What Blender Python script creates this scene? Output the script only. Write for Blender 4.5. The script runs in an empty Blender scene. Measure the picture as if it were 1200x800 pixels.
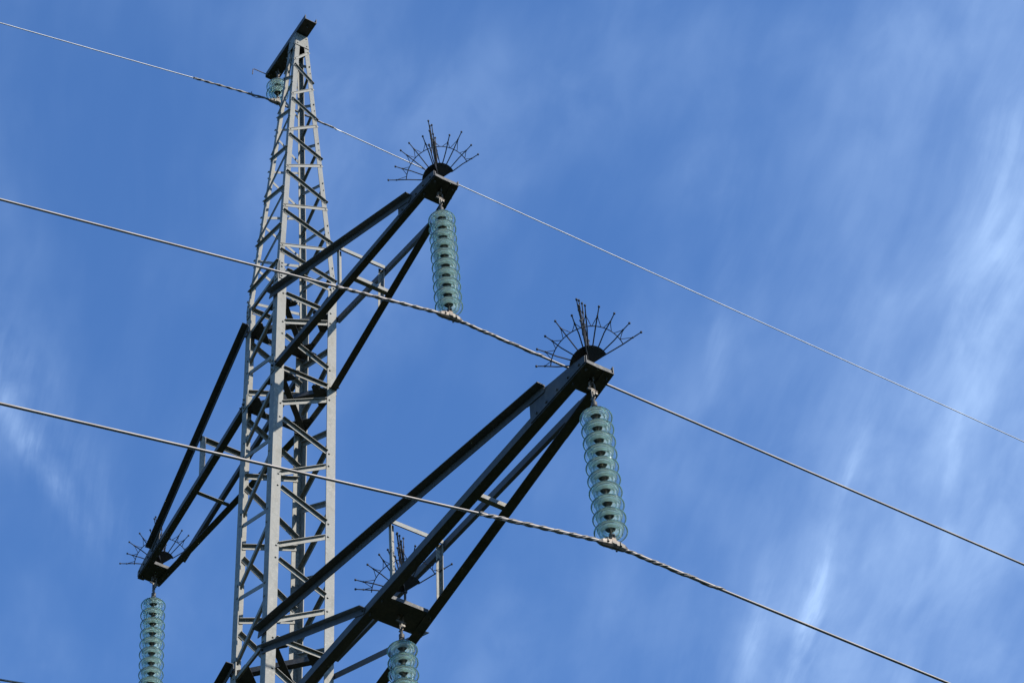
import bpy, bmesh, math, random
from mathutils import Vector, Matrix
random.seed(7)
V = Vector
scene = bpy.context.scene
C = scene.collection
ZB = 23.6                                   # height of the upper crossarm above the ground

# ------------------------------------------------------------------ camera
cam_d = bpy.data.cameras.new('camera'); cam = bpy.data.objects.new('camera', cam_d); C.objects.link(cam)
pitch, yaw, roll, FPX = 0.8619, 0.9829, -0.0541, 3507.4
cp, sp, cy, sy = math.cos(pitch), math.sin(pitch), math.cos(yaw), math.sin(yaw)
fw = V((-sy*cp, cy*cp, sp)); rt = V((cy, sy, 0)); up = rt.cross(fw)
r2 = math.cos(roll)*rt + math.sin(roll)*up; u2 = -math.sin(roll)*rt + math.cos(roll)*up
M = Matrix((r2, u2, -fw)).transposed().to_4x4(); M.translation = V((17.47, -9.1308, ZB-21.9859))
cam.matrix_world = M
cam_d.sensor_fit = 'HORIZONTAL'; cam_d.sensor_width = 36; cam_d.lens = FPX/1200*36
cam_d.shift_x = 15.9/1200; cam_d.shift_y = -20.5/1200
cam_d.clip_start = 0.1; cam_d.clip_end = 12000
scene.camera = cam

# ------------------------------------------------------------------ sun and sky
SUN_EL, SUN_AZ = math.radians(38), math.radians(27)     # azimuth counted from +X towards +Y
sd = V((math.cos(SUN_EL)*math.cos(SUN_AZ), math.cos(SUN_EL)*math.sin(SUN_AZ), math.sin(SUN_EL)))
sl = bpy.data.lights.new('sun', 'SUN'); sl.energy = 5.0; sl.angle = math.radians(0.53); sl.color = (1.0, 0.94, 0.84)
so = bpy.data.objects.new('sun', sl); C.objects.link(so); so.location = (40, 20, 60)
so.rotation_euler = sd.to_track_quat('Z', 'Y').to_euler()
scene.view_settings.view_transform = 'Standard'; scene.view_settings.look = 'None'
scene.view_settings.gamma = 1; scene.view_settings.use_curve_mapping = False
scene.view_settings.exposure = 0.0

world = bpy.data.worlds.new('World'); scene.world = world; world.use_nodes = True
nt = world.node_tree; N = nt.nodes; Lk = nt.links
for n in list(N): N.remove(n)
def nd(t, **k):
    n = N.new(t)
    for a, b in k.items():
        if a == 'inp':
            for i, v in b.items(): n.inputs[i].default_value = v
        else: setattr(n, a, b)
    return n
def mth(op, a, b=None, c=None, clamp=False):
    n = N.new('ShaderNodeMath'); n.operation = op; n.use_clamp = clamp
    for i, v in enumerate((a, b, c)):
        if v is None: continue
        if isinstance(v, (int, float)): n.inputs[i].default_value = v
        else: Lk.new(v, n.inputs[i])
    return n.outputs[0]
sky = nd('ShaderNodeTexSky', sky_type='NISHITA', sun_disc=False)
sky.sun_elevation = SUN_EL; sky.sun_rotation = math.pi/2 - SUN_AZ
sky.altitude = 200; sky.air_density = 1.0; sky.dust_density = 0.2; sky.ozone_density = 2.0
tc = nd('ShaderNodeTexCoord')
sep = nd('ShaderNodeSeparateXYZ'); Lk.new(tc.outputs['Generated'], sep.inputs[0])
zc_ = mth('MAXIMUM', sep.outputs[2], 0.05)
px_ = mth('DIVIDE', sep.outputs[0], zc_); py_ = mth('DIVIDE', sep.outputs[1], zc_)
# high cloud sheet, one unit up: a runs along the wisps, w across them
a_ = mth('ADD', mth('MULTIPLY', px_, -0.933), mth('MULTIPLY', py_, 0.361))
w_ = mth('ADD', mth('MULTIPLY', px_, 0.361), mth('MULTIPLY', py_, 0.933))
def vec(x, y, z=0.0):
    n = N.new('ShaderNodeCombineXYZ')
    for i, v in enumerate((x, y, z)):
        if isinstance(v, (int, float)): n.inputs[i].default_value = v
        else: Lk.new(v, n.inputs[i])
    return n.outputs[0]
def noise(v, scale, detail=6, rough=.55, dist=0.0):
    n = nd('ShaderNodeTexNoise', inp={'Scale': scale, 'Detail': detail, 'Roughness': rough, 'Distortion': dist})
    Lk.new(v, n.inputs['Vector']); return n.outputs[0]
def sstep(x, lo, hi):
    n = N.new('ShaderNodeMapRange'); n.interpolation_type = 'SMOOTHSTEP'
    Lk.new(x, n.inputs[0]); n.inputs[1].default_value = lo; n.inputs[2].default_value = hi
    return n.outputs[0]
warp = mth('MULTIPLY', mth('SUBTRACT', noise(vec(a_, w_, 3.3), 2.6, 3, .5), .5), 0.09)
wv = mth('ADD', w_, warp)
broad = noise(vec(mth('MULTIPLY', a_, 2.0), mth('MULTIPLY', wv, 4.5), 1.7), 2.4, 4, .5)
fine = noise(vec(mth('MULTIPLY', a_, 1.6), mth('MULTIPLY', wv, 13.0), 5.1), 2.2, 5, .5)
puff = noise(vec(mth('MULTIPLY', a_, 9.0), mth('MULTIPLY', w_, 16.0), 9.2), 2.2, 7, .52, .3)
# the bank of cirrus on one side of the sky
bank = mth('MULTIPLY', sstep(wv, 0.225, 0.46), sstep(wv, 0.62, 0.44))
fib = noise(vec(mth('MULTIPLY', a_, 5.0), mth('MULTIPLY', wv, 38.0), 2.4), 3.0, 8, .6, .15)
s1 = mth('MULTIPLY', bank, mth('ADD', mth('ADD', mth('MULTIPLY', sstep(fine, .30, .80), 0.20), mth('MULTIPLY', sstep(fib, .3, .75), .055)), mth('ADD', mth('MULTIPLY', sstep(puff, .3, .75), .15), mth('ADD', mth('MULTIPLY', sstep(broad, .25, .75), 0.16), .09))))
s2 = mth('ADD', mth('MULTIPLY', sstep(broad, .38, .72), mth('ADD', 0.07, mth('MULTIPLY', sstep(puff, .3, .75), 0.13))), mth('MULTIPLY', sstep(fib, .45, .8), .012))
# single wisp on the other side
def blob(a0, w0, ra, rw, rot=0.0):
    da = mth('SUBTRACT', a_, a0); dw = mth('SUBTRACT', mth('ADD', w_, mth('MULTIPLY', warp, .12)), w0)
    c, s = math.cos(rot), math.sin(rot)
    x = mth('ADD', mth('MULTIPLY', da, c), mth('MULTIPLY', dw, s)); y = mth('SUBTRACT', mth('MULTIPLY', dw, c), mth('MULTIPLY', da, s))
    d = mth('SQRT', mth('ADD', mth('POWER', mth('DIVIDE', x, ra), 2), mth('POWER', mth('DIVIDE', y, rw), 2)))
    return sstep(d, 1.0, 0.0)
cloud = mth('ADD', s1, s2)
for (a0, w0, ra, rw, rot, st) in [(.94, -.008, .085, .011, .5, .34), (.90, -.03, .07, .04, .4, .16), (.96, .01, .10, .035, .5, .10),
                                  (1.005, .371, .085, .0075, .07, .30), (1.0, .370, .09, .018, .07, .16), (.885, .364, .07, .007, .04, .20),
                                  (1.01, .346, .07, .010, .08, .15), (.90, .413, .07, .006, .18, .17), (.76, .395, .16, .03, .15, .14), (.80, .28, .10, .010, .2, .08)]:
    cloud = mth('ADD', cloud, mth('MULTIPLY', mth('MULTIPLY', blob(a0, w0, ra, rw, rot), mth('MULTIPLY', mth('ADD', .35, sstep(puff, .25, .8)), mth('ADD', .45, sstep(fib, .32, .68)))), st))
cloud = mth('MINIMUM', cloud, 0.85)
tint = nd('ShaderNodeMix', data_type='RGBA', blend_type='MULTIPLY'); tint.inputs[0].default_value = 1.0
Lk.new(sky.outputs[0], tint.inputs[6]); tint.inputs[7].default_value = (0.77, 1.16, 1.62, 1)
mix = nd('ShaderNodeMix', data_type='RGBA')
Lk.new(cloud, mix.inputs[0]); Lk.new(tint.outputs[2], mix.inputs[6]); mix.inputs[7].default_value = (3.4, 4.9, 7.6, 1)
bg = nd('ShaderNodeBackground', inp={'Strength': 0.15}); Lk.new(mix.outputs[2], bg.inputs[0])
wo = nd('ShaderNodeOutputWorld'); Lk.new(bg.outputs[0], wo.inputs[0])

# ------------------------------------------------------------------ materials
def mat(name, build):
    m = bpy.data.materials.new(name); m.use_nodes = True
    build(m.node_tree, m.node_tree.nodes['Principled BSDF']); return m
def tnoise(t, scale, detail=5, coord='Object', rough=.6, sc=None):
    tc = t.nodes.new('ShaderNodeTexCoord'); n = t.nodes.new('ShaderNodeTexNoise')
    n.inputs['Scale'].default_value = scale; n.inputs['Detail'].default_value = detail; n.inputs['Roughness'].default_value = rough
    if sc:
        mp = t.nodes.new('ShaderNodeMapping'); mp.inputs['Scale'].default_value = sc
        t.links.new(tc.outputs[coord], mp.inputs[0]); t.links.new(mp.outputs[0], n.inputs['Vector'])
    else: t.links.new(tc.outputs[coord], n.inputs['Vector'])
    return n
def ramp(t, src, stops):
    r = t.nodes.new('ShaderNodeValToRGB'); e = r.color_ramp.elements
    while len(e) < len(stops): e.new(.5)
    for i, (p, c) in enumerate(stops): e[i].position = p; e[i].color = (*c, 1)
    t.links.new(src, r.inputs[0]); return r
def steel(c_lo, c_mid, c_hi, rough=.5, metal=.25, stain=(.30, .25, .17), sa=.35):
    def f(t, b):
        n1 = tnoise(t, 34, 6, rough=.7); r1 = ramp(t, n1.outputs[0], [(.33, c_lo), (.5, c_mid), (.68, c_hi)])
        n2 = tnoise(t, 9, 6, sc=(1, 1, .45)); r2 = ramp(t, n2.outputs[0], [(.5, (0, 0, 0)), (.72, (sa, sa, sa))])
        mx = t.nodes.new('ShaderNodeMix'); mx.data_type = 'RGBA'
        t.links.new(r2.outputs[0], mx.inputs[0]); t.links.new(r1.outputs[0], mx.inputs[6]); mx.inputs[7].default_value = (*stain, 1)
        t.links.new(mx.outputs[2], b.inputs['Base Color'])
        b.inputs['Metallic'].default_value = metal
        rr = ramp(t, n1.outputs[0], [(.3, (rough-.1,)*3), (.7, (rough+.12,)*3)]); t.links.new(rr.outputs[0], b.inputs['Roughness'])
        bp = t.nodes.new('ShaderNodeBump'); bp.inputs['Strength'].default_value = .25; bp.inputs['Distance'].default_value = .002
        t.links.new(n1.outputs[0], bp.inputs['Height']); t.links.new(bp.outputs[0], b.inputs['Normal'])
    return f
M_ZINC = mat('galvanised_steel', steel((.095, .093, .078), (.175, .169, .143), (.265, .255, .215), rough=.58, metal=.05, stain=(.115, .098, .062), sa=.6))
M_ARM = mat('shade_toned_arm_steel', steel((.026, .026, .026), (.044, .043, .041), (.075, .072, .066), rough=.6, metal=.1, stain=(.15, .11, .08)))  # stained steel, base colour darkened to put in the underside shade
M_GUARD = mat('dark_painted_iron', steel((.014, .014, .016), (.022, .022, .025), (.04, .034, .03), rough=.7, metal=.0, stain=(.09, .05, .03)))
M_FIT = mat('worn_fittings', steel((.045, .037, .030), (.085, .073, .058), (.15, .135, .11), rough=.5, metal=.3, stain=(.22, .12, .07), sa=.6))
M_CAP = mat('insulator_cap_iron', steel((.05, .05, .045), (.09, .09, .08), (.14, .13, .12), rough=.6, metal=.3, stain=(.12, .07, .04)))
M_BOLT = mat('bolt_steel', steel((.2, .18, .15), (.3, .27, .23), (.4, .37, .33), rough=.5, metal=.5))
def alu(c1, c2):
    def f(t, b):
        n = tnoise(t, 14, 5, sc=(1, .2, 1)); r = ramp(t, n.outputs[0], [(.35, c1), (.65, c2)]); t.links.new(r.outputs[0], b.inputs['Base Color'])
        b.inputs['Metallic'].default_value = .55; b.inputs['Roughness'].default_value = .5
    return f
M_ALU = mat('stranded_aluminium', alu((.15, .135, .125), (.22, .20, .185)))
M_EARTH = mat('earth_wire_steel', alu((.30, .30, .295), (.40, .40, .39)))
M_ROD = mat('dark_wrap_rods', alu((.10, .10, .10), (.18, .17, .16)))
def glass(t, b):
    b.inputs['Base Color'].default_value = (.97, .99, .985, 1); b.inputs['Transmission Weight'].default_value = 1.0
    b.inputs['Roughness'].default_value = .04; b.inputs['IOR'].default_value = 1.5
    d = t.nodes.new('ShaderNodeBsdfPrincipled'); d.inputs['Base Color'].default_value = (.70, .70, .60, 1); d.inputs['Roughness'].default_value = .25
    tr = t.nodes.new('ShaderNodeBsdfTranslucent'); tr.inputs[0].default_value = (.86, .87, .76, 1)
    m1 = t.nodes.new('ShaderNodeMixShader'); m1.inputs[0].default_value = .72
    t.links.new(d.outputs[0], m1.inputs[1]); t.links.new(tr.outputs[0], m1.inputs[2])
    m2 = t.nodes.new('ShaderNodeMixShader')
    n = tnoise(t, 30, 4)
    # pale mix on inner ribs: dust plus an imitated cream highlight; rim kept darker
    tc = t.nodes.new('ShaderNodeTexCoord'); sx = t.nodes.new('ShaderNodeSeparateXYZ'); t.links.new(tc.outputs['Object'], sx.inputs[0])
    cb = t.nodes.new('ShaderNodeCombineXYZ'); t.links.new(sx.outputs[0], cb.inputs[0]); t.links.new(sx.outputs[1], cb.inputs[1])
    ln = t.nodes.new('ShaderNodeVectorMath'); ln.operation = 'LENGTH'; t.links.new(cb.outputs[0], ln.inputs[0])
    mr = t.nodes.new('ShaderNodeMapRange'); t.links.new(ln.outputs['Value'], mr.inputs[0])
    for q, v in ((1, .080), (2, .104), (3, .40), (4, .02)): mr.inputs[q].default_value = v
    mu = t.nodes.new('ShaderNodeMath'); mu.operation = 'MULTIPLY'; t.links.new(mr.outputs[0], mu.inputs[0])
    r = ramp(t, n.outputs[0], [(.3, (.75,)*3), (.7, (1,)*3)]); t.links.new(r.outputs[0], mu.inputs[1]); t.links.new(mu.outputs[0], m2.inputs[0])
    t.links.new(b.outputs[0], m2.inputs[1]); t.links.new(m1.outputs[0], m2.inputs[2])
    t.links.new(m2.outputs[0], t.nodes['Material Output'].inputs[0])
    va = t.nodes.new('ShaderNodeVolumeAbsorption'); va.inputs[0].default_value = (.25, .62, .60, 1); va.inputs[1].default_value = 18
    t.links.new(va.outputs[0], t.nodes['Material Output'].inputs[1])
M_GLASS = mat('green_insulator_glass', glass)
def grass(t, b):
    n = tnoise(t, .35, 8); n2 = tnoise(t, 6, 6)
    r = ramp(t, n.outputs[0], [(.35, (.018, .03, .010)), (.55, (.032, .045, .015)), (.7, (.055, .052, .022))])
    mx = t.nodes.new('ShaderNodeMix'); mx.data_type = 'RGBA'; mx.blend_type = 'MULTIPLY'; mx.inputs[0].default_value = .6
    t.links.new(r.outputs[0], mx.inputs[6]); t.links.new(n2.outputs[0], mx.inputs[7]); t.links.new(mx.outputs[2], b.inputs['Base Color'])
    b.inputs['Roughness'].default_value = .95; b.inputs['Specular IOR Level'].default_value = .1
M_GRASS = mat('meadow_grass', grass)
def conc(t, b):
    n = tnoise(t, 12, 6); r = ramp(t, n.outputs[0], [(.3, (.22, .21, .20)), (.7, (.36, .35, .33))]); t.links.new(r.outputs[0], b.inputs['Base Color']); b.inputs['Roughness'].default_value = .9
M_CONC = mat('foundation_concrete', conc)

# ------------------------------------------------------------------ helpers
def obj(name, bm, m, parent=None, loc=None, smooth=False):
    bmesh.ops.recalc_face_normals(bm, faces=bm.faces)
    me = bpy.data.meshes.new(name); bm.to_mesh(me); bm.free(); me.materials.append(m)
    if smooth:
        for p in me.polygons: p.use_smooth = True
    o = bpy.data.objects.new(name, me); C.objects.link(o)
    if parent: o.parent = parent
    if loc: o.location = loc
    return o
def thing(name, label, cat, loc=(0, 0, 0), rot=(0, 0, 0), group=None):
    o = bpy.data.objects.new(name, None); C.objects.link(o); o.location = loc; o.rotation_euler = rot
    o['label'] = label; o['category'] = cat; o.empty_display_size = .2
    if group: o['group'] = group
    return o
def dup(o, parent=None):
    c = o.copy(); C.objects.link(c)
    if parent: c.parent = parent
    for ch in list(o.children): dup(ch, c)
    return c
def hexa(bm, q):       # 8 corners: 4 + 4
    v = [bm.verts.new(p) for p in q]
    for f in ((0, 1, 2, 3), (7, 6, 5, 4), (0, 4, 5, 1), (1, 5, 6, 2), (2, 6, 7, 3), (3, 7, 4, 0)): bm.faces.new([v[i] for i in f])
def ell(bm, p0, p1, a, b, wa, wb, t=.007):
    """angle iron: corner edge p0-p1, one flange wa wide towards a, the other wb wide towards b"""
    p0, p1, a, b = V(p0), V(p1), V(a), V(b)
    d = (p1-p0).normalized(); a = (a-d*a.dot(d)).normalized(); b = (b-d*b.dot(d)-a*b.dot(a)).normalized()
    prof = [(0, 0), (wa, 0), (wa, t), (t, t), (t, wb), (0, wb)]
    A = [bm.verts.new(p0+a*x+b*y) for x, y in prof]; B = [bm.verts.new(p1+a*x+b*y) for x, y in prof]
    for i in range(6): bm.faces.new((A[i], A[(i+1) % 6], B[(i+1) % 6], B[i]))
    bm.faces.new((A[0], A[1], A[2], A[3])); bm.faces.new((A[0], A[3], A[4], A[5]))
    bm.faces.new((B[3], B[2], B[1], B[0])); bm.faces.new((B[5], B[4], B[3], B[0]))
def plate(bm, pts, n, t=.008):
    """flat plate: outline pts, thickness t along n"""
    n = V(n).normalized()*t; A = [bm.verts.new(V(p)) for p in pts]; B = [bm.verts.new(V(p)+n) for p in pts]
    bm.faces.new(A); bm.faces.new(B[::-1])
    for i in range(len(A)): j = (i+1) % len(A); bm.faces.new((A[i], A[j], B[j], B[i]))
def box(bm, c, s, ax=None):
    ax = ax or (V((1, 0, 0)), V((0, 1, 0)), V((0, 0, 1))); c = V(c); h = [x/2 for x in s]; q = []
    for z in (-1, 1):
        for x, y in ((-1, -1), (1, -1), (1, 1), (-1, 1)): q.append(c+ax[0]*x*h[0]+ax[1]*y*h[1]+ax[2]*z*h[2])
    hexa(bm, q)
def tube(bm, pts, r, n=8, cap=True):
    pts = [V(p) for p in pts]; rings = []
    rr = r if isinstance(r, (list, tuple)) else [r]*len(pts)
    for i, p in enumerate(pts):
        d = (pts[min(i+1, len(pts)-1)]-pts[max(i-1, 0)]).normalized()
        ref = V((0, 0, 1)) if abs(d.z) < .9 else V((1, 0, 0))
        x = d.cross(ref).normalized(); y = d.cross(x)
        rings.append([bm.verts.new(p+(x*math.cos(2*math.pi*k/n)+y*math.sin(2*math.pi*k/n))*rr[i]) for k in range(n)])
    for A, B in zip(rings, rings[1:]):
        for k in range(n): bm.faces.new((A[k], A[(k+1) % n], B[(k+1) % n], B[k]))
    if cap: bm.faces.new(rings[0][::-1]); bm.faces.new(rings[-1])
def lathe(bm, prof, n=32, closed=False, c=(0, 0, 0)):
    rings = []; c = V(c)
    for r, z in prof:
        if r < 1e-6: rings.append([bm.verts.new(c+V((0, 0, z)))])
        else: rings.append([bm.verts.new(c+V((r*math.cos(2*math.pi*k/n), r*math.sin(2*math.pi*k/n), z))) for k in range(n)])
    prs = list(zip(rings, rings[1:]))
    if closed: prs.append((rings[-1], rings[0]))
    for A, B in prs:
        for k in range(n):
            j = (k+1) % n
            if len(A) == 1 and len(B) == 1: continue
            if len(A) == 1: bm.faces.new((A[0], B[j], B[k]))
            elif len(B) == 1: bm.faces.new((A[k], A[j], B[0]))
            else: bm.faces.new((A[k], A[j], B[j], B[k]))
def bolt(bm, p, n, r=.012, h=.012, shank=0.0):
    p, n = V(p), V(n).normalized(); tube(bm, [p, p+n*h], r, 6)
    if shank: tube(bm, [p+n*h, p+n*(h+shank)], r*.5, 6)
def newbm(): return bmesh.new()
def lerp(a, b, t): return V(a)+(V(b)-V(a))*t

# ------------------------------------------------------------------ ground
bm = newbm(); q = []
G = 60; S = 3000.0
def gh(x, y):
    d = math.hypot(x, y); k = min(1, max(0, (d-40)/300))
    return k*6*(math.sin(x*.004+1)+math.cos(y*.0035+.5)-1.4)*.6
cs = [S*math.copysign(abs(2*i/G-1)**2.2, 2*i/G-1) for i in range(G+1)]
vs = [[bm.verts.new((x, y, gh(x, y))) for x in cs] for y in cs]
for i in range(G):
    for j in range(G): bm.faces.new((vs[i][j], vs[i][j+1], vs[i+1][j+1], vs[i+1][j]))
g = obj('ground', bm, M_GRASS, smooth=True); g['kind'] = 'structure'

# ------------------------------------------------------------------ lattice tower
tower = thing('lattice_tower', 'tall square lattice pylon of galvanised angle steel with dark crossarms', 'pylon')
ZK, WK, ZT, WT = 1.37, .3357, 6.019, .0701
ZLOW, WLOW, ZG, WG = -7.2, .342, -ZB, 1.15
def hw(z):
    if z >= ZK: t = (z-ZK)/(ZT-ZK); return WK+(WT-WK)*t
    if z >= ZLOW: return WK+(WLOW-WK)*(ZK-z)/(ZK-ZLOW)
    t = (ZLOW-z)/(ZLOW-ZG); return WLOW+(WG-WLOW)*t
def corner(sx, sy, z): h = hw(z); return V((sx*h, sy*h, z+ZB))
LEGS = [(1, -1), (1, 1), (-1, 1), (-1, -1)]          # front, right, rear, left going round
for sx, sy in LEGS:
    bm = newbm(); a, b = (-sx, 0, 0), (0, -sy, 0)
    ell(bm, corner(sx, sy, ZG), corner(sx, sy, ZLOW), a, b, .11, .11, .010)
    ell(bm, corner(sx, sy, ZLOW), corner(sx, sy, ZK), a, b, .096, .096, .009)
    ell(bm, corner(sx, sy, ZK), corner(sx, sy, ZT), a, b, .056, .056, .007)
    # splice plates at the kink
    o = V((sx, sy, 0))*.0085; z0, z1 = ZK-.16, ZK+.17
    for ax in (0, 1):
        n = V((sx, 0, 0)) if ax == 0 else V((0, sy, 0)); d = V((0, -sy, 0)) if ax == 0 else V((-sx, 0, 0))
        p = lambda z, w: corner(sx, sy, z)+n*.0015+d*w
        plate(bm, [p(ZK-.14, .012), p(ZK-.14, .07), p(ZK, .064), p(ZK+.15, .056), p(ZK+.15, .006), p(ZK, .008)], n, .007)
        for z in (ZK-.1, ZK-.04, ZK+.05, ZK+.11): bolt(bm, p(z, .034)+n*.007, n, .011, .010)
    # step of the gussets for arm roots
    obj('leg', bm, M_ZINC, tower)
    bm = newbm(); box(bm, (sx*WG, sy*WG, .12), (.6, .6, .5)); obj('foundation_block', bm, M_CONC, tower)
for sx, sy in ():
    pass
def brace(face, zl, zr, w, inside, toff=(0, 0)):
    """one angle-iron brace on a face; face i runs from LEGS[i] to LEGS[i+1] seen from outside"""
    l, r = LEGS[face], LEGS[(face+1) % 4]
    A, B = corner(*l, zl), corner(*r, zr)
    nrm = [V((1, 0, 0)), V((0, 1, 0)), V((-1, 0, 0)), V((0, -1, 0))][face]
    d = (B-A).normalized(); hdir = d.copy(); hdir.z = 0; hdir.normalize()
    bm = newbm(); upd = V((0, 0, 1))
    side = upd-d*upd.dot(d); side.normalize()
    if inside:
        k = .097/max(.2, d.dot(hdir)); A2 = A+d*k*.98; B2 = B-d*k*.98
        off = -nrm*.012
        if face % 2: ell(bm, A2-d*.05+off+side*w*.5, B2+d*.05+off+side*w*.5, -side, -nrm, w, w*.9, .005)
        elif face == 2: ell(bm, A2-d*.05+off+side*w*.5, B2+d*.05+off+side*w*.5, -side, -nrm, w, w*.9, .005)
        else: ell(bm, A2+off+side*w*.5, B2+off+side*w*.5, -side, nrm, w, w*.7, .005)
        # lap plates that carry the brace behind the leg flange
        for P, q in ((A2, -d), (B2, d)):
            if face: bolt(bm, P+q*.03+nrm*.001, nrm, .010, .009); continue
            plate(bm, [P+off+side*w*.5-nrm*.001, P+off-side*w*.5-nrm*.001, P+off-side*w*.5+q*.05-nrm*.001, P+off+side*w*.5+q*.05-nrm*.001], -nrm, .005)
            bolt(bm, P+q*.03+nrm*.001, nrm, .010, .009)
    else:
        off = nrm*.0015 if face != 1 else -nrm*.014
        A2 = A-d*.004; B2 = B+d*.004
        ell(bm, A2+off+side*w*.5+nrm*.0, B2+off+side*w*.5, -side, nrm if face != 1 else -nrm, w, w*.75 if zl > zr else .010, .004)
        for P, q in ((A2, d), (B2, -d)):
            if face != 1: bolt(bm, P+q*.028+nrm*.006, nrm, .008, .008)
    return obj('brace', bm, M_ZINC, tower)
# tapered top: the braces lie outside the leg flanges
Lz = [5.37, 4.65, 3.92, 3.2, 2.46, 1.74]; Rz = [5.03, 4.33, 3.60, 2.83, 2.13]
for f in range(4):
    e = 0.0 if f % 2 == 0 else .035
    brace(f, 5.43-e, 5.70-e, .03, False)
    for i in range(6):
        w = .030+.002*i
        if i > 0: brace(f, Lz[i]+.05-e, Rz[i-1]-.05-e, w, False)
        if i < 5: brace(f, Lz[i]-.05-e, Rz[i]+.05-e, w, False)
        else: brace(f, Lz[i]-.05-e, 1.53-e, w, False)
# body
for f in range(4):
    e = 0.0 if f % 2 == 0 else .04
    for z in (1.40, 1.02, -.10, -3.70): brace(f, z-e*.8, z-e*.8, .046, True)
    brace(f, .55-e, .90-e, .045, True); brace(f, .44-e, .12-e, .045, True)
    brace(f, -.66-e, -.24-e, .045, True)
    L0, R0 = -.78, -1.08
    for i in range(3):
        brace(f, L0-.945*i-e, R0-.955*i-e, .045, True)
        brace(f, L0-.945*i-.87-e, R0-.955*i-.09-e, .045, True)
    brace(f, -4.02-e, -4.45-e, .045, True); brace(f, -4.82-e, -4.82-e, .045, True)
# lower body: one object for the bracing that repeats down to the foundations
bm = newbm(); z = -5.0; zs = []
while z > ZG+1.2:
    st = .95 if z > ZLOW else 1.0+hw(z)*.9; zs.append((z, max(z-st, ZG+.3))); z -= st
for f in range(4):
    l, r = LEGS[f], LEGS[(f+1) % 4]; nrm = [V((1, 0, 0)), V((0, 1, 0)), V((-1, 0, 0)), V((0, -1, 0))][f]
    for za, zb in zs:
        zm = (za+zb)/2
        for (p, q) in ((corner(*l, za-.05), corner(*r, zm+.05)), (corner(*r, zm-.05), corner(*l, zb+.05))):
            p = p-nrm*.013; q = q-nrm*.013
            ell(bm, p, q, (0, 0, -1), nrm*-1, .05, .045, .005)
lower = obj('lower_bracing', bm, M_ZINC, tower); 
# horizontal plan bracing and corner gussets at the arm levels
def diaphragm(z, wide=.06):
    h = hw(z)-.02; zz = z+ZB
    for s in (1, -1):
        bm = newbm(); p, q = V((h, -s*h, zz-.035*s)), V((-h, s*h, zz-.035*s)); d = (q-p).normalized(); n = d.cross(V((0, 0, 1)))
        ell(bm, p+d*.03, q-d*.03, n, (0, 0, 1), wide, wide, .006); obj('plan_brace', bm, M_ARM, tower)
    for sx, sy in LEGS:
        bm = newbm(); c = V((sx*h, sy*h, zz-.012))
        plate(bm, [c, c+V((-sx*.22, 0, 0)), c+V((-sx*.22, -sy*.04, 0)), c+V((-sx*.04, -sy*.22, 0)), c+V((0, -sy*.22, 0))], (0, 0, 1), .008)
        for t in (.07, .15): bolt(bm, c+V((-sx*t, -sy*.02, 0)), (0, 0, -1), .012, .012); bolt(bm, c+V((-sx*.02, -sy*t, 0)), (0, 0, -1), .012, .012)
        obj('corner_gusset', bm, M_ARM, tower)
for z in (1.0, -.12, -3.68, -4.84): diaphragm(z)
# plates closing the top
for f in range(4):
    l, r = LEGS[f], LEGS[(f+1) % 4]; nrm = [V((1, 0, 0)), V((0, 1, 0)), V((-1, 0, 0)), V((0, -1, 0))][f]
    bm = newbm(); o = nrm*.0015
    plate(bm, [corner(*l, 5.76)+o, corner(*r, 5.76)+o, corner(*r, 6.0)+o, corner(*l, 6.0)+o], nrm, .006)
    for t in (.15, .85):
        for z in (5.8, 5.95): bolt(bm, lerp(corner(*l, z), corner(*r, z), t)+nrm*.0075, nrm, .008, .008)
    obj('top_gusset', bm, M_ZINC, tower)
# channel beam on the peak
bm = newbm(); x0, x1, bw, zz = -.66, .286, .0735, ZT+ZB+.002
box(bm, ((x0+x1)/2, 0, zz+.004), (x1-x0, 2*bw, .008))
for s in (1, -1): box(bm, ((x0+x1)/2, s*(bw-.004), zz+.044), (x1-x0, .008, .068))
bolt(bm, (.2, 0, zz), (0, 0, -1), .012, .014, .02)
for x in (-.05, .05, ): 
    for s in (1, -1): bolt(bm, (x, s*.03, zz), (0, 0, -1), .010, .012)
obj('peak_beam', bm, M_ARM, tower)

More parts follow.
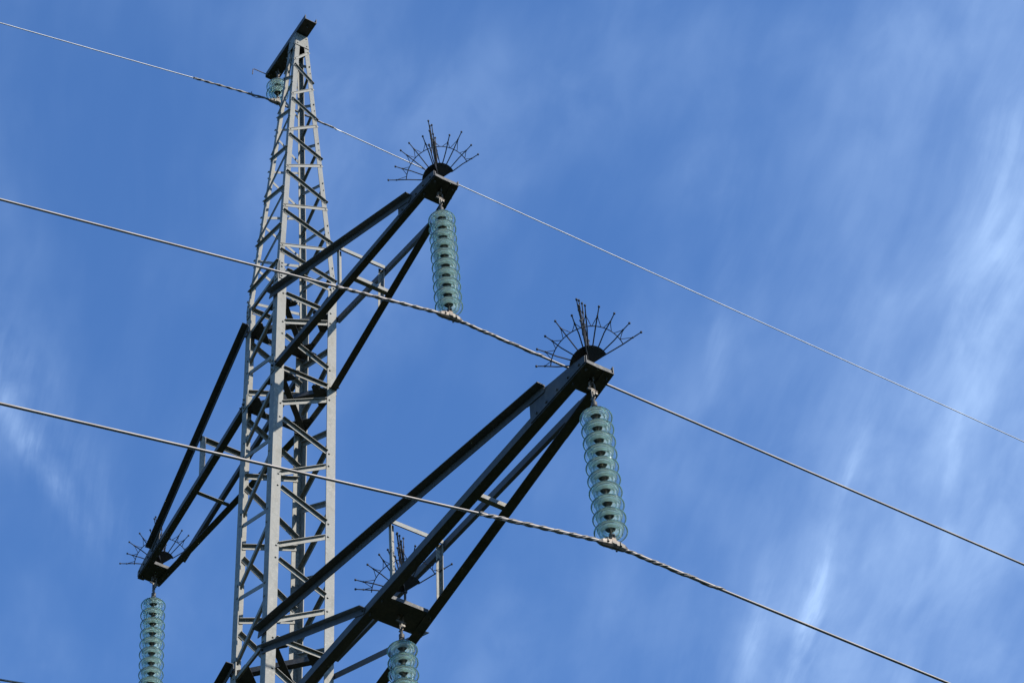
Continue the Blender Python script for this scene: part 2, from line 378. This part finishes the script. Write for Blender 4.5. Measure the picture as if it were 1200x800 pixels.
# ------------------------------------------------------------------ crossarms
ARMS = {'upper': dict(zl=0.0, e=-.1087, h=1.013, L=3.0283, t=.1263, u=-.0625, F=1.4027, G=1.63, wl=.068, wu=.068, cut=.36, mid=None),
        'lower': dict(zl=-4.7181, e=-.0992, h=1.1007, L=5.1412, t=.1267, u=.1154, F=2.333, G=3.542, wl=.086, wu=.076, cut=.52, mid=2.0793)}
def crossarm(kind, s, label):
    P = ARMS[kind]; zl = P['zl']; hl = hw(zl); hu = hw(zl+P['h']); t = P['t']; L = P['L']; X = V((s, 0, 0)); Z = V((0, 0, 1))
    g0, g1 = .006, .008
    def lo(y, x):
        a = V((s*hl, y*(hl+g0), zl+P['e']+ZB)); b = V((s*L, y*t, zl+ZB)); k = (x-hl)/(L-hl); return lerp(a, b, k)
    def hi(y, x):
        a = V((s*hu, y*(hu+g1), zl+P['h']+ZB)); b = V((s*L, y*t, zl+P['u']+ZB)); k = (x-hu)/(L-hu); return lerp(a, b, k)
    bm = newbm()
    # end box: the channel plate the string hangs from, ends of the chords, side gussets
    def chan(bm, xa, xb):
        p = [lo(-1, xa), lo(-1, xb), lo(1, xb), lo(1, xa)]; z = Z*.011
        plate(bm, [q+z for q in p], Z, .008)
        for a, b, dr in ((p[1], p[2], -X), (p[0], p[3], X)):
            plate(bm, [a+Z*.0195+V((0, .008, 0)), b+Z*.0195-V((0, .008, 0)), b+Z*.050-V((0, .008, 0)), a+Z*.050+V((0, .008, 0))], dr, .007)
        for x in (xa+.05, xb-.05):
            for y in (-1, 1): bolt(bm, lo(y, x)+V((0, -y*.035, 0)), -Z, .012, .013, .012)
    chan(bm, L-.27, L)
    for y in (-1, 1):
        n = V((0, y, 0)); a = lo(y, L-P['cut']-.10); b = lo(y, L)
        ht = .15 if kind == 'upper' else .17
        xe = L-P['cut']-.22; a = lo(y, xe)
        tp = hi(y, xe)-a; zc1 = max(tp.z, .07)+.0
        plate(bm, [a+n*.002+Z*.012, b+n*.002+Z*.012, b+n*.002+Z*.085, lo(y, L-.10)+n*.002+Z*.115, lo(y, xe+.08)+n*.002+Z*(zc1-.02), a+n*.002+Z*(zc1-.03)], n, .006)
        if kind == 'lower' and y < 0:
            ell(bm, hi(y, L-P['cut']-.25)+n*.004-Z*.004, hi(y, L-.14)+n*.002-Z*.004, -Z, -n, .05, .06, .006)
        for k in (.12, .3, .5, .7, .9): bolt(bm, lerp(a, b, k)+n*.009+Z*.045, n, .011, .011)
    arm = obj('crossarm', bm, M_ARM, tower); arm['label'] = label
    # chords
    for y in (-1, 1):
        n = V((0, y, 0))
        bm = newbm(); ell(bm, lo(y, hl-.03), lo(y, L+.012), Z, -n, P['wl'], P['wl'], .008)
        for x in (hl+.03, hl+.09): bolt(bm, lo(y, x-.07)+Z*.03, n, .012, .012, .01)
        obj('chord', bm, M_ARM, arm)
        bm = newbm(); off = n*.009+Z*.012
        ell(bm, hi(y, hu-.10)+off, hi(y, L-P['cut'])+off, -Z, n, P['wu'], P['wu'], .008)
        for x in (hu-.05, hu+.0): bolt(bm, hi(y, x)+off-Z*.035-n*.008, -n, .011, .01)
        obj('chord', bm, M_ARM, arm)
        # root gusset on the leg
        bm = newbm()
        q = corner(s, y, zl+P['e'])+n*.0025
        plate(bm, [q+V((-s*.02, 0, -.06)), q+V((s*.13, 0, .0)), q+V((s*.11, 0, .11)), q+V((-s*.09, 0, .14)), q+V((-s*.09, 0, -.05))], n, .006) if y*0 else plate(bm, [q+V((-s*.09, 0, -.05)), q+V((-s*.005, 0, -.06)), q+V((-s*.005, 0, .13)), q+V((-s*.09, 0, .14))], n, .005)
        for dz in (-.02, .04, .1): bolt(bm, q+V((-s*.045, 0, dz))+n*.005, n, .011, .012, .008)
        obj('root_gusset', bm, M_ZINC, arm)
    # the frame inside the arm
    F = P['F']
    for y in (-1, 1):
        n = V((0, y, 0)); bm = newbm()
        a, b = hi(y, F)+n*.0-Z*.02, lo(y, F)+Z*.02
        a = a-n*.003; b = b-n*.012
        ell(bm, b, a, X, -n, .042, .046, .005)
        bolt(bm, b+Z*.03+n*.003-n*.02+X*.046*0, X*-1, .008, .008, .02)
        obj('post', bm, M_ZINC, arm)
    bm = newbm(); a, b = hi(-1, F)+V((0, .006, -.005)), hi(1, F)+V((0, -.006, -.005))
    ell(bm, a+X*.053, b+X*.053, -Z, -X, .045, .045, .005); obj('crossbar', bm, M_ZINC, arm)
    bm = newbm(); a, b = lo(-1, P['G']), lo(1, P['G']); a = a+V((0, .009, .014)); b = b+V((0, -.009, .014))
    ell(bm, a, b, Z, -X, .045, .045, .005); obj('crossbar', bm, M_ZINC, arm)
    if P['mid']:
        bm = newbm(); chan(bm, P['mid']-.14, P['mid']+.14); obj('hanger_plate', bm, M_ARM, arm)
        for y in (-1, 1):
            n = V((0, y, 0)); bm = newbm(); a = corner(s, y, zl+P['h']-.20)+n*.0095+V((-s*.06, 0, 0)); b = lo(y, P['mid']-.10)+n*.004+Z*.06
            d = (b-a).normalized()
            ell(bm, a, b, -Z, n, .06, .06, .006)
            for k in (.01, .98): bolt(bm, lerp(a, b, k)-Z*.03+n*.006, n, .011, .012, .006)
            obj('strut', bm, M_ARM, arm)
    return arm
crossarm('upper', 1, 'upper crossarm reaching towards the viewer with one insulator string')
crossarm('upper', -1, 'upper crossarm reaching away behind the tower to the left')
crossarm('lower', 1, 'long lower crossarm in front carrying two insulator strings')
crossarm('lower', -1, 'lower crossarm on the far side, only its root in view')

# ------------------------------------------------------------------ bird guards
def dirs_fan(cdir, edir): return cdir.normalized(), edir.normalized()
Wv = V((math.cos(math.radians(30)), 0, math.sin(math.radians(30)))); Yv = V((0, 1, 0))
h2 = V((math.cos(math.radians(-41)), math.sin(math.radians(-41)), 0)); Zv = V((0, 0, 1))
FANS = [(Yv, Wv, 56, 204, .465, 10), (h2, Zv, -8, 128, .54, 9)]
def bird_guard(c, label, rz=0.0, sc=1.0):
    c = V(c); bm = newbm(); Q = Matrix.Rotation(rz, 3, 'Z')
    FN = [(Q @ a, Q @ b, t0, t1, R*sc, n) for a, b, t0, t1, R, n in FANS]
    for (e1, e2, t0, t1, R, n) in FN:
        nn = e1.cross(e2).normalized()
        pts = [c-nn*.004]+[c-nn*.004+(e1*math.cos(math.radians(t0+(t1-t0)*i/16))+e2*math.sin(math.radians(t0+(t1-t0)*i/16)))*R*.35 for i in range(17)]
        plate(bm, pts, nn, .006)
    tube(bm, [c+V((0, 0, .01)), c+V((0, 0, -.16))], .011, 8); box(bm, c+V((0, 0, -.147)), (.09, .05, .006))
    bolt(bm, c+V((0, 0, -.15)), (0, 0, -1), .013, .03, .015); box(bm, c, (.03, .03, .03))
    g = obj('bird_guard', bm, M_GUARD, tower); g['label'] = label
    for (e1, e2, t0, t1, R, n) in FN:
        D = lambda t: e1*math.cos(math.radians(t))+e2*math.sin(math.radians(t))
        bm = newbm(); pts = [c+D(t0+(t1-t0)*i/30)*R*.68 for i in range(31)]; tube(bm, pts, .0042, 6); obj('ring_wire', bm, M_GUARD, g)
        dt = (t1-t0)/(n-1)
        for i in range(n):
            t = t0+dt*i+random.uniform(-2.2, 2.2); rr = R*random.uniform(.94, 1.05); bm = newbm()
            tip = c+D(t)*rr+V([random.uniform(-.014, .014) for _ in range(3)])*1.0
            mid = lerp(c, tip, .62)+V([random.uniform(-.006, .006) for _ in range(3)])
            tube(bm, [c+D(t)*R*.30, mid, lerp(c, tip, .86), tip], [.0054, .0054, .005, .0042], 6)
            bmesh.ops.create_icosphere(bm, subdivisions=1, radius=.0115, matrix=Matrix.Translation(tip))
            bmesh.ops.create_icosphere(bm, subdivisions=1, radius=.0095, matrix=Matrix.Translation(lerp(c, tip, .84)))
            for q in (-1, 1):
                tt = t+q*dt*.42
                if tt < t0-1 or tt > t1+1: continue
                tube(bm, [c+D(tt)*R*.68, lerp(c, tip, .84)], .0030, 5)
            obj('spike', bm, M_GUARD, g)
LU, LL, CC = 3.0283, 5.1412, .1229
gz = .17
bird_guard((LU-.13, 0, ZB+gz), 'spiky fan guard on the tip of the upper front arm')
bird_guard((-(LU-.10), .08, ZB+gz+.04), 'spiky fan guard on the tip of the far left arm', .06, .90)
bird_guard((LL-.13, 0, ZB-4.7181+gz), 'spiky fan guard on the tip of the long lower arm')
bird_guard((2.0793+.03, .03, ZB-4.7181+gz+.04), 'spiky fan guard halfway along the lower arm', .05, .92)

# ------------------------------------------------------------------ insulators
SP, OFF = .1364, .4194
def glass_disc(parent, z):
    bm = newbm()
    prof = [(.042, .006), (.052, .001), (.085, -.008), (.108, -.021), (.1235, -.038), (.1275, -.047), (.1265, -.054), (.1210, -.053),
            (.1120, -.040), (.1030, -.031), (.0965, -.029), (.0935, -.034), (.0915, -.058), (.0880, -.063), (.0840, -.060), (.0800, -.034), (.0745, -.027),
            (.0690, -.029), (.0665, -.054), (.0630, -.059), (.0590, -.055), (.0560, -.028), (.0500, -.022), (.0450, -.024), (.0425, -.018)]
    lathe(bm, prof, 40, closed=True)
    d = obj('glass_disc', bm, M_GLASS, parent, (0, 0, z), smooth=True)
    bm = newbm(); lathe(bm, [(0, .082), (.018, .080), (.026, .070), (.030, .055), (.038, .045), (.043, .020), (.045, .006), (.041, .0045), (.040, .003), (.040, -.012), (.034, -.017), (0, -.018)], 24)
    obj('metal_cap', bm, M_CAP, d, smooth=True)
    bm = newbm(); lathe(bm, [(0, -.016), (.018, -.0185), (.016, -.026), (.0095, -.032), (.0095, -.062), (.015, -.068), (.015, -.074), (0, -.076)], 16)
    obj('pin', bm, M_FIT, d, smooth=True)
    return d
def link_bm(z0, z1):
    """chain of fittings between plate and first cap"""
    bm = newbm()
    # u-bolt through the plate, shackle, twisted eye and socket
    pts = [(-.028, 0, z0+.05), (-.028, 0, z0-.03)]+[(.028*math.cos(math.pi+math.pi*i/8), 0, z0-.03+.028*math.sin(math.pi+math.pi*i/8)) for i in range(1, 8)]+[(.028, 0, z0-.03), (.028, 0, z0+.05)]
    tube(bm, pts, .008, 8)
    for sx in (-1, 1): bolt(bm, (sx*.028, 0, z0+.02), (0, 0, 1), .015, .012)
    zz = z0-.045
    pts = [(0, -.022, zz-.075), (0, -.022, zz-.01)]+[(0, .022*math.cos(math.pi-math.pi*i/8), zz-.01+.022*math.sin(math.pi*i/8)) for i in range(1, 8)]+[(0, .022, zz-.01), (0, .022, zz-.075)]
    tube(bm, pts, .0085, 8); tube(bm, [(0, -.045, zz-.078), (0, .045, zz-.078)], .009, 8)
    box(bm, (0, 0, zz-.115), (.014, .030, .10)); box(bm, (0, 0, zz-.125), (.034, .012, .05))
    tube(bm, [(-.032, 0, zz-.16), (.036, 0, zz-.16)], .008, 8); bolt(bm, (.036, 0, zz-.16), (1, 0, 0), .013, .012)
    tube(bm, [(0, 0, zz-.15), (0, 0, z1+.02)], .012, 8)
    lathe(bm, [(0, z1+.055), (.024, z1+.05), (.024, z1+.005), (0, z1)], 14)
    return bm
HALF = []
def clamp_bm(zc, ml, mr, sc=1.0):
    """suspension clamp: boat-shaped body round the conductor with a keeper and a clevis"""
    bm = newbm(); n = 9; ln = .13*sc; rings = []
    for i in range(n):
        y = -ln+2*ln*i/(n-1); k = math.sqrt(max(.0, 1-(y/ln)**2))
        z = zc-(ml if y < 0 else mr)*abs(y)*.9
        w, h = (.012+.018*k)*sc, (.012+.022*k)*sc
        rings.append([bm.verts.new((w*a, y, z+h*b)) for a, b in ((-1, .75), (-.9, -.5), (-.3, -1), (.3, -1), (.9, -.5), (1, .75), (.5, 1.0), (-.5, 1.0))])
    for A, B in zip(rings, rings[1:]):
        for k in range(8): bm.faces.new((A[k], A[(k+1) % 8], B[(k+1) % 8], B[k]))
    bm.faces.new(rings[0][::-1]); bm.faces.new(rings[-1])
    for y in (-.055*sc, .055*sc):
        pts = [V((.03*sc*math.cos(a), y, zc+.01+.032*sc*math.sin(a))) for a in [math.pi*i/8 for i in range(9)]]
        tube(bm, [pts[0]+V((0, 0, -.018*sc))]+pts+[pts[-1]+V((0, 0, -.018*sc))], .0055*sc, 6)
        for sx in (-1, 1): bolt(bm, (sx*.03*sc, y, zc-.008*sc), (0, 0, -1), .009*sc, .008)
    for sx in (-1, 1): plate(bm, [(sx*.026*sc, -.022, zc-.015), (sx*.026*sc, .022, zc-.015), (sx*.020, .016, zc+.085*sc), (sx*.020, -.016, zc+.085*sc)], (sx, 0, 0), .006)
    tube(bm, [(-.038, 0, zc+.07*sc), (.038, 0, zc+.07*sc)], .009, 8)
    return bm
TX, TY = .0112, .0261
ZCL = OFF+9*SP+.1553                       # hang point to conductor centre
G_STR = 'glass insulator strings hanging from the crossarms'
def string(x, z, label, ml, mr):
    t = thing('insulator_string', label, 'insulator', (x, 0, ZB+z), (TY, -TX, 0), G_STR)
    obj('hanger_links', link_bm(0.0, -OFF+.10), M_FIT, t)
    first = None
    for i in range(10):
        zz = -OFF+.020-SP*i
        if first is None: first = glass_disc(t, zz)
        else:
            d = dup(first, t); d.location = (random.uniform(-.0015, .0015), random.uniform(-.0015, .0015), zz); d.rotation_euler = (random.uniform(-.02, .02), random.uniform(-.02, .02), random.uniform(0, 6))
    bm = clamp_bm(-ZCL, ml, mr); tube(bm, [(0, 0, -OFF-9*SP-.05), (0, 0, -ZCL+.07)], .011, 8); box(bm, (0, 0, -ZCL+.075), (.03, .026, .05))
    obj('suspension_clamp', bm, M_FIT, t, smooth=False)
    return t
WIRES = {'u': (.2461, -.0086), 'l': (.2333, -.0045), 'g': (.2595, -.0036), 'm': (.2333, -.0045), 'f': (.2461, -.0086)}
string(LU-CC, 0, 'green glass insulator string under the tip of the upper front crossarm, topmost in the photo', *WIRES['u'])
string(LL-CC, -4.7181, 'largest green glass insulator string, under the tip of the long lower crossarm', *WIRES['l'])
string(-(LU-CC), 0, 'green glass insulator string at the left, under the far arm tip behind the tower', *WIRES['f'])
string(2.0793, -4.7181, 'green glass insulator string under the middle of the lower crossarm, cut by the bottom edge', *WIRES['m'])

# the short one that carries the earth wire
XG, OG = -.4853, .3199
zt = ZT
t = thing('earth_wire_insulator', 'short insulator of two green glass discs under the beam on the tower peak', 'insulator', (XG, 0, ZB+zt), (0, 0, 0))
bm = newbm(); tube(bm, [(0, 0, .03), (0, 0, -OG+.115)], .010, 8); bolt(bm, (0, 0, .01), (0, 0, 1), .016, .015)
tube(bm, [(0, -.03, -.075), (0, .03, -.075)], .009, 8); box(bm, (0, 0, -.11), (.03, .02, .07)); lathe(bm, [(0, -OG+.15), (.022, -OG+.145), (.022, -OG+.10), (0, -OG+.095)], 14)
obj('hanger_links', bm, M_FIT, t)
d0 = glass_disc(t, -OG+.02); d1 = dup(d0, t); d1.location = (0, 0, -OG+.02-SP)
ZGC = OG+SP+.178
bm = clamp_bm(-ZGC, .2595, -.0036, .85); tube(bm, [(0, 0, -OG-SP-.05), (0, 0, -ZGC+.06)], .010, 8); obj('suspension_clamp', bm, M_FIT, t)
bm = newbm(); tube(bm, [(-.12, -.04, -.012), (-.12, -.15, -.016), (-.12, -.245, -.020), (-.12, -.262, -.035), (-.12, -.266, -.135)], .0055, 8); box(bm, (-.12, -.05, -.006), (.05, .07, .010))
obj('arcing_horn', bm, M_FIT, t)
bm = newbm(); tube(bm, [(0, -.20, -ZGC-.05), (-.06, -.235, -ZGC+.0), (-.12, -.262, -ZGC+.09), (-.12, -.266, -ZGC+.16)], .005, 8); obj('arcing_horn', bm, M_FIT, t)

# ------------------------------------------------------------------ conductors
def wire(name, x, z, ml, mr, r, m, label, cat, group, rod, rodm, rl, tilt=(0, 0)):
    S_ = 200.0
    def pt(y):
        mm = ml if y < 0 else mr; k = abs(mm)/S_*(1 if mm > 0 else 0)
        # the clamp rounds the bend
        ay = math.sqrt(y*y+.004)-.063
        return V((x, y, z-mm*ay+k*y*y))
    t = thing(name, label, cat, (x, 0, z), group=group); o = V((x, 0, z))
    ys = sorted(set([-200+i*4 for i in range(101)]+[-12+i*.4 for i in range(61)]+[-1+i*.05 for i in range(41)]))
    bm = newbm(); tube(bm, [pt(y)-o for y in ys], r, 12); obj('wire', bm, m, t, smooth=True)
    # preformed armour rods: thin rods twisted round the wire on both sides of the clamp
    bm = newbm(); n = 180
    for k in range(3):
        pts = []
        for i in range(n+1):
            y = -rl[0]+(rl[0]+rl[1])*i/n; a = 2*math.pi*(y/(.24+.02*k)+k/3.0)+.4
            pts.append(pt(y)-o+V((math.cos(a), 0, math.sin(a)))*(r+rod*.5))
        tube(bm, pts, rod, 6)
    tube(bm, [pt(-rl[0]*.93+(rl[0]+rl[1])*.93*i/60)-o for i in range(61)], r+rod*.55, 10)
    obj('armour_rods', bm, rodm, t, smooth=True)
    return t
GW = 'thick power conductors strung past the tower'
def hang(x, z): l = ZCL; return x+TX*l*(1 if True else 1), TY*l, z-l
for key, x, z, lab in (('u', LU-CC, 0, 'grey conductor held by the topmost long insulator string, crossing the middle of the sky'),
                       ('l', LL-CC, -4.7181, 'grey conductor held by the largest insulator string, nearest to the viewer'),
                       ('f', -(LU-CC), 0, 'conductor of the far left string, just its end in the lower left corner'),
                       ('m', 2.0793, -4.7181, 'conductor of the middle string, running below the frame')):
    w = wire('conductor', x-TX*ZCL*-1, ZB+z-ZCL, *WIRES[key], .0112, M_ALU, lab, 'power line', GW, .0050, M_ALU, (1.15, 1.0))
    w.location.y += TY*ZCL
wire('earth_wire', XG, ZB+zt-ZGC, .2595, -.0036, .0062, M_EARTH, 'thin pale earth wire passing through the tower peak, highest line in the sky', 'power line', None, .0052, M_ROD, (1.05, .78))
